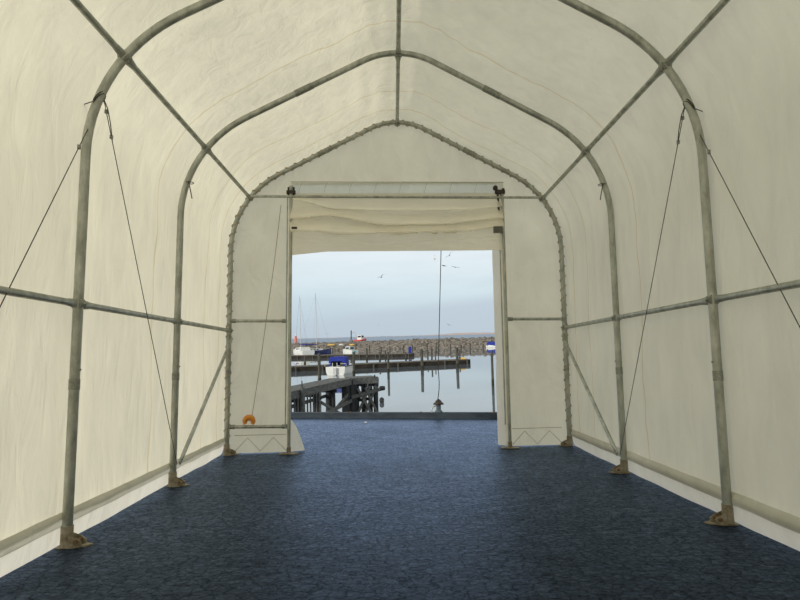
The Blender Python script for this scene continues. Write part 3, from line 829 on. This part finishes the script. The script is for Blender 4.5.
c = wd(350, 356, 102); c.z = 0; rot = Matrix.Rotation(.7, 3, 'Z'); o = thing('cabin_boat', 'small white cabin boat moored behind the middle pier', 'boat', c, False)
c = c-rot @ Vector((0,1.6,0))
m = W(); hull(m, 3.8, 1.7, .85, c, rot); m.build('hull', M_white, o)
cb = W().prism([(-.5,0),(-.4,.85),(.4,.85),(.5,0)], lambda u, v: c+rot @ Vector((u*1.2, .9, .7+v)), lambda u, v: c+rot @ Vector((u*1.1, 2.3, .7+v))).build('cabin', M_offw, o)
for q, d in (((0,.89,1.2),(.7,.04,.35)), ((.54,1.6,1.2),(.06,.8,.3)), ((-.54,1.6,1.2),(.06,.8,.3))): W().box(c+rot @ Vector(q), d, rot).build('window', M_glass, cb)
W().box(c+rot @ Vector((-.2,-.1,.45)), (.25,.25,.5), rot).build('outboard_motor', simple('teal_motor', (.05,.3,.3), (.08,.35,.35), bump=0), o)

# red work boat lying behind the breakwater
D = 178; c = wd(361.5, 345, D); c.z = 0
o = thing('work_boat', 'red hulled work boat with white wheelhouse beyond the breakwater', 'boat', c, False)
s_ = D/F; rot = Matrix.Rotation(-.5, 3, 'Z')
cc = c-rot @ Vector((0,2.4,0))
zb = wd(361,343.6,D).z; zd = wd(361,339.6,D).z; zc_ = wd(361,334.8,D).z
m = W(); hull(m, 4.8, 3.0, zd, cc, rot, .2); m.build('hull', M_red, o)
wh = W().prism([(-.5,0),(-.42,1),(.42,1),(.5,0)], lambda u, v: cc+rot @ Vector((u*1.6, 1.2, zd-.1+v*(zc_-zd))), lambda u, v: cc+rot @ Vector((u*1.5, 2.8, zd-.1+v*(zc_-zd)))).build('wheelhouse', M_white, o)
for q, d in (((0,1.19,zd+.95),(1.1,.05,.5)), ((-.72,2,zd+.95),(.12,1.1,.5)), ((.72,2,zd+.95),(.12,1.1,.5))): W().box(cc+rot @ Vector(q), d, rot).build('window', M_glass, wh)
p0 = wd(351,343,D); p1 = wd(351.2,330.5,D)
W().tube([(p0.x,p0.y,0), p1], .16, 8).build('mast', M_darktimber, o)
q = [wd(354.2,331.5,D), wd(355.5,334.5,D), wd(357.5,339.5,D)]
W().tube([wd(352,333,D)]+q, .11, 6).build('crane_arm', M_offw, o)
W().beam(wd(350.5,342.4,D), wd(360,342.4,D), 1.4, .5).build('deck', M_darktimber, o)
# things on the breakwater
for px, py, wpx, mt, lab in ((331,344.6,7.5,M_yel,'yellow upturned dinghy lying on the breakwater left of the red work boat'),
                          (341,344.5,4.6,M_white,'white upturned dinghy lying on the breakwater'),
                          (351.8,344.6,5.5,M_yel,'yellow upturned dinghy lying on the breakwater just below the crane')):
    x_ = wp(px, 350).x; D_ = (bl+bd*(x_-bl.x)).y+.9; p = wd(px, py, D_); L_ = wpx*D_/F
    prof = [(-.5,0),(-.42,.55),(-.3,.85),(.3,1),(.44,.6),(.5,0)]
    m = W(); h_ = .30
    def f(u, v):
        a = PI*v; k = math.sin(PI*min(max(u,.02),.98))**.5
        return p+Vector(((u-.5)*L_, -math.cos(a)*.35*k, math.sin(a)*h_*k-.15))
    m.grid(f, 12, 8)
    tag(m.build('dinghy', mt, None, p), lab, 'boat', 'dinghies on the breakwater')
# red and white channel marker
D = 150; p = wd(295.8,343.5,D); t_ = wd(295.8,336,D)
o = thing('channel_marker', 'orange red marker tower at the far left end of the breakwater', 'marker', (p.x,p.y,p.z-2.2), False)
W().lathe((p.x,p.y,p.z-2.2), [(.45,0),(.40,2.3),(.28,t_.z-p.z+2.2)], 12).build('tower', M_redor, o)
W().lathe((t_.x,t_.y,t_.z), [(.32,0),(.32,.10),(.14,.12),(.14,.45),(.02,.6)], 10).build('lantern', M_white, o)
# blue covered boat at right
c = wp(492.5,347.4); rot = Matrix.Rotation(.9, 3, 'Z'); o = thing('covered_boat', 'small boat under a bright blue tarpaulin at the right door edge', 'boat', c, False)
c = c-rot @ Vector((0,1.3,0))
m = W(); hull(m, 3., 1.5, .5, c, rot); m.build('hull', M_white, o)
W().prism([(-.5,0),(-.36,.6),(0,.95),(.36,.6),(.5,0)], lambda u, v: c+rot @ Vector((u*1.55, .1, .42+v)), lambda u, v: c+rot @ Vector((u*1.2, 2.5, .42+v*.9))).build('tarpaulin', M_blue, o)

# ---- timber jetty
zd = 1.47
P0 = wp(276,398.5,zd); P1 = wp(292,393.0,zd); P2 = wp(351,379.5,zd); P3 = wp(378.5,378,zd)
PQ = P1+(P1-P2)*.5
j = thing('timber_jetty', 'weathered timber jetty on piles with a kinked deck, just beyond the quay', 'jetty', (P2.x,P2.y,0), False)
n12 = Vector((-(P2-PQ).y, (P2-PQ).x, 0)).normalized(); n23 = Vector((-(P3-P2).y, (P3-P2).x, 0)).normalized()
wj = .95
def off_(p, n, k): return p+n*k
m = W(); m.beam(PQ+Vector((0,0,-.10)), P2+Vector((0,0,-.10)), .07, .22); m.beam(P2+Vector((0,0,-.10)), P3+Vector((0,0,-.10)), .07, .22)
m.build('edge_beam', M_timber, j)
m = W()
for a, b, n in ((PQ, P2, n12), (P2, P3, n23)):
    L_ = (b-a).length; k = int(L_/.16)
    for i in range(k):
        p = a.lerp(b, (i+.5)/k); m.beam(p-n*.03+Vector((0,0,.03)), p+n*wj+Vector((0,0,.03)), .14, .05)
m.build('deck', M_timber, j)
m = W(); m.beam(off_(PQ,n12,wj-.05)+Vector((0,0,-.10)), off_(P2,n12,wj-.05)+Vector((0,0,-.10)), .09, .2); m.beam(off_(P2,n23,wj-.05)+Vector((0,0,-.10)), off_(P3,n23,wj-.05)+Vector((0,0,-.10)), .09, .2)
for t in (0, .2, .4, .6, .8, 1): m.beam(PQ.lerp(P2,t)+Vector((0,0,-.28)), off_(PQ.lerp(P2,t),n12,wj)+Vector((0,0,-.28)), .12, .16)
for t in (.1, .55, .95): m.beam(P2.lerp(P3,t)+Vector((0,0,-.28)), off_(P2.lerp(P3,t),n23,wj)+Vector((0,0,-.28)), .12, .16)
m.build('cross_beam', M_darktimber, j)
def pile(p, r): W().tube([(p.x,p.y,-1), (p.x,p.y,zd-.03)], r, 10).build('pile', M_darktimber, j)
for t, r in ((.02,.10),(.25,.10),(.42,.09),(.60,.13),(.80,.07),(.96,.16)):
    pile(PQ.lerp(P2,t)+n12*.12, r)
    pile(PQ.lerp(P2,t)+n12*(wj-.1), r*.85)
for t, r in ((.03,.17),(.16,.13),(.45,.07),(.72,.09),(.92,.10)):
    pile(P2.lerp(P3,t)+n23*.12, r); pile(P2.lerp(P3,t)+n23*(wj-.1), r*.8)
def waling(a, b, w_=.08, h_=.12): W().beam(a, b, w_, h_).build('waling', M_timber, j)
ZV = lambda z: Vector((0,0,z-zd))
waling(PQ.lerp(P2,.5)+ZV(.35), P2+ZV(.62)); waling(P2+ZV(.75), P3+(P3-P2)*.1+ZV(1.02), .12, .14)
waling(P2+n23*wj+ZV(.45), P3+n23*wj+ZV(.55))
waling(PQ.lerp(P2,.55)+n12*wj+ZV(.8), P2+n12*wj+ZV(.85))
def brace(a, b): W().beam(a, b, .05, .10).build('brace', M_timber, j)
for s0, s1 in ((.22,.68), (.50,.90)):
    brace(P2.lerp(P3,s0)-n23*.0+ZV(.08), P2.lerp(P3,s1)+ZV(1.15)); brace(P2.lerp(P3,s1)-n23*.05+ZV(.08), P2.lerp(P3,s0)-n23*.05+ZV(1.1))
brace(PQ.lerp(P2,.60)+ZV(.05), PQ.lerp(P2,.95)+ZV(.9)); brace(PQ.lerp(P2,.92)+ZV(.05), PQ.lerp(P2,.62)+ZV(.9))
brace(P2+n23*wj+ZV(.1), P3+n23*wj+ZV(1.1)); brace(P3+n23*wj+ZV(.1), P2+n23*wj+ZV(1.1))
W().lathe(P3+(P3-P2)*.13+ZV(1.04), [(.02,-.12),(.09,-.10),(.10,.0),(.09,.10),(.02,.12)], 10, (P3-P2)).build('beam_end', M_darktimber, j)
k = 19
for i in range(k):
    p = PQ.lerp(P2, .02+.58*(i+.5)/k); W().beam(p-n12*.05+ZV(-.15), p-n12*.05+ZV(zd-.16), .035, .06 if i % 2 else .045, up=(P2-PQ)).build('fender_board', M_timber, j)
p = PQ.lerp(P2,.40)-n12*.10
W().tube([p+ZV(-.2), p+ZV(zd+.12)], .07, 8).build('post', M_timber, j)
W().tube([p+ZV(zd+.12), p+ZV(zd+.34)], .016, 6).build('peg', M_darktimber, j)
p = P2.lerp(P3,.86); W().tube([p+ZV(zd), p+ZV(zd+.14)], .03, 6).build('peg', M_darktimber, j)
p = wp(381.8,401,.15)
p = wp(381.8,402.5); tag(W().lathe((p.x,p.y,-.05), [(.02,0),(.10,.06),(.12,.15),(.10,.25),(.03,.30)], 10).build('mooring_buoy', M_darktimber, None, (p.x,p.y,0)), 'small dark buoy floating by the end of the timber jetty', 'buoy')

# ---- gulls
def gull(px, py, D, span, yaw, bank, flap, mt, lab):
    c = wd(px, py, D); R_ = Matrix.Rotation(yaw, 3, 'Z') @ Matrix.Rotation(bank, 3, 'Y')
    o = thing('gull', lab, 'bird', c, False, 'gulls in flight')
    m = W(); m.tube([c+R_ @ Vector(q) for q in ((0,-.30,.0),(0,-.22,.01),(0,-.08,0),(0,.10,0),(0,.2,.03),(0,.27,.04),(0,.33,.03))], [.02,.035,.07,.085,.05,.045,.008], 8)
    m.build('body', mt, o)
    for s in (-1, 1):
        h = span/2; m = W()
        pts = [(0,.10,0,.17),(.35*h,.14,flap*.6*h,.16),(.7*h,.05,flap*.75*h,.11),(h,-.10,flap*.55*h,.02)]
        top = []
        for x, y, z, ch in pts:
            top.append(c+R_ @ Vector((s*x, y+ch/2, z))); top.append(c+R_ @ Vector((s*x, y-ch, z)))
        dn = [p-R_ @ Vector((0,0,.02)) for p in top]
        n = 8; vs = top+dn
        fs = [(0,1,3,2),(2,3,5,4),(4,5,7,6),(10,11,9,8),(12,13,11,10),(14,15,13,12),(0,2,10,8),(2,4,12,10),(4,6,14,12),(1,9,11,3),(3,11,13,5),(5,13,15,7),(6,7,15,14)]
        m.add(vs, fs); m.build('wing', mt, o)
gull(381.5,277.3,95,1.62,.6,-.5,.5,M_gull,'gull with raised wings flying alone over the left of the doorway')
gull(435,258.2,95,1.43,1.2,1.2,.2,M_gullw,'pale gull just left of the hanging cord, top of the doorway')
gull(449.5,255.6,95,1.69,.3,-.75,.35,M_gull,'gull banking steeply, highest to the right of the hanging cord')
gull(444.2,265.8,95,1.30,.9,.1,.1,M_dark,'small dark gull touching the hanging cord')
gull(455.5,267.2,95,1.56,.2,.15,.12,M_gull,'gull gliding with level wings, farthest right of the flock')
gull(449,325,150,1.69,.5,.3,.3,M_gull,'tiny distant gull low over the breakwater, right of the cord')
gull(327,334.2,150,1.69,.2,.2,.3,M_gull,'tiny distant gull low above the moored boats at left')
gull(379.5,325.2,150,1.69,.3,.1,.15,M_gullw,'tiny pale gull low over the sea near the red work boat')

for o in bpy.data.objects:
    if '_b' in o: del o['_b']

# ---------------------------------------------------------------- camera
cam = bpy.data.cameras.new('camera'); cam.sensor_width = 36; cam.lens = F/800*36; cam.clip_end = 30000; cam.clip_start = .05
co = bpy.data.objects.new('camera', cam); C.objects.link(co)
r, u, f = AW.col[0], AW.col[1], AW.col[2]
Mx = Matrix((r, u, -f)).transposed().to_4x4(); Mx.translation = CAMW
co.matrix_world = Mx
S = bpy.context.scene; S.camera = co
S.view_settings.view_transform = 'Standard'; S.view_settings.look = 'None'; S.view_settings.gamma = 1; S.view_settings.exposure = .13
S.view_settings.use_curve_mapping = False
S.cycles.max_bounces = 16; S.cycles.diffuse_bounces = 8; S.cycles.transmission_bounces = 8
print('quay z', qz, 'opening', xl, xr, zt, 'edge', eL, eR)
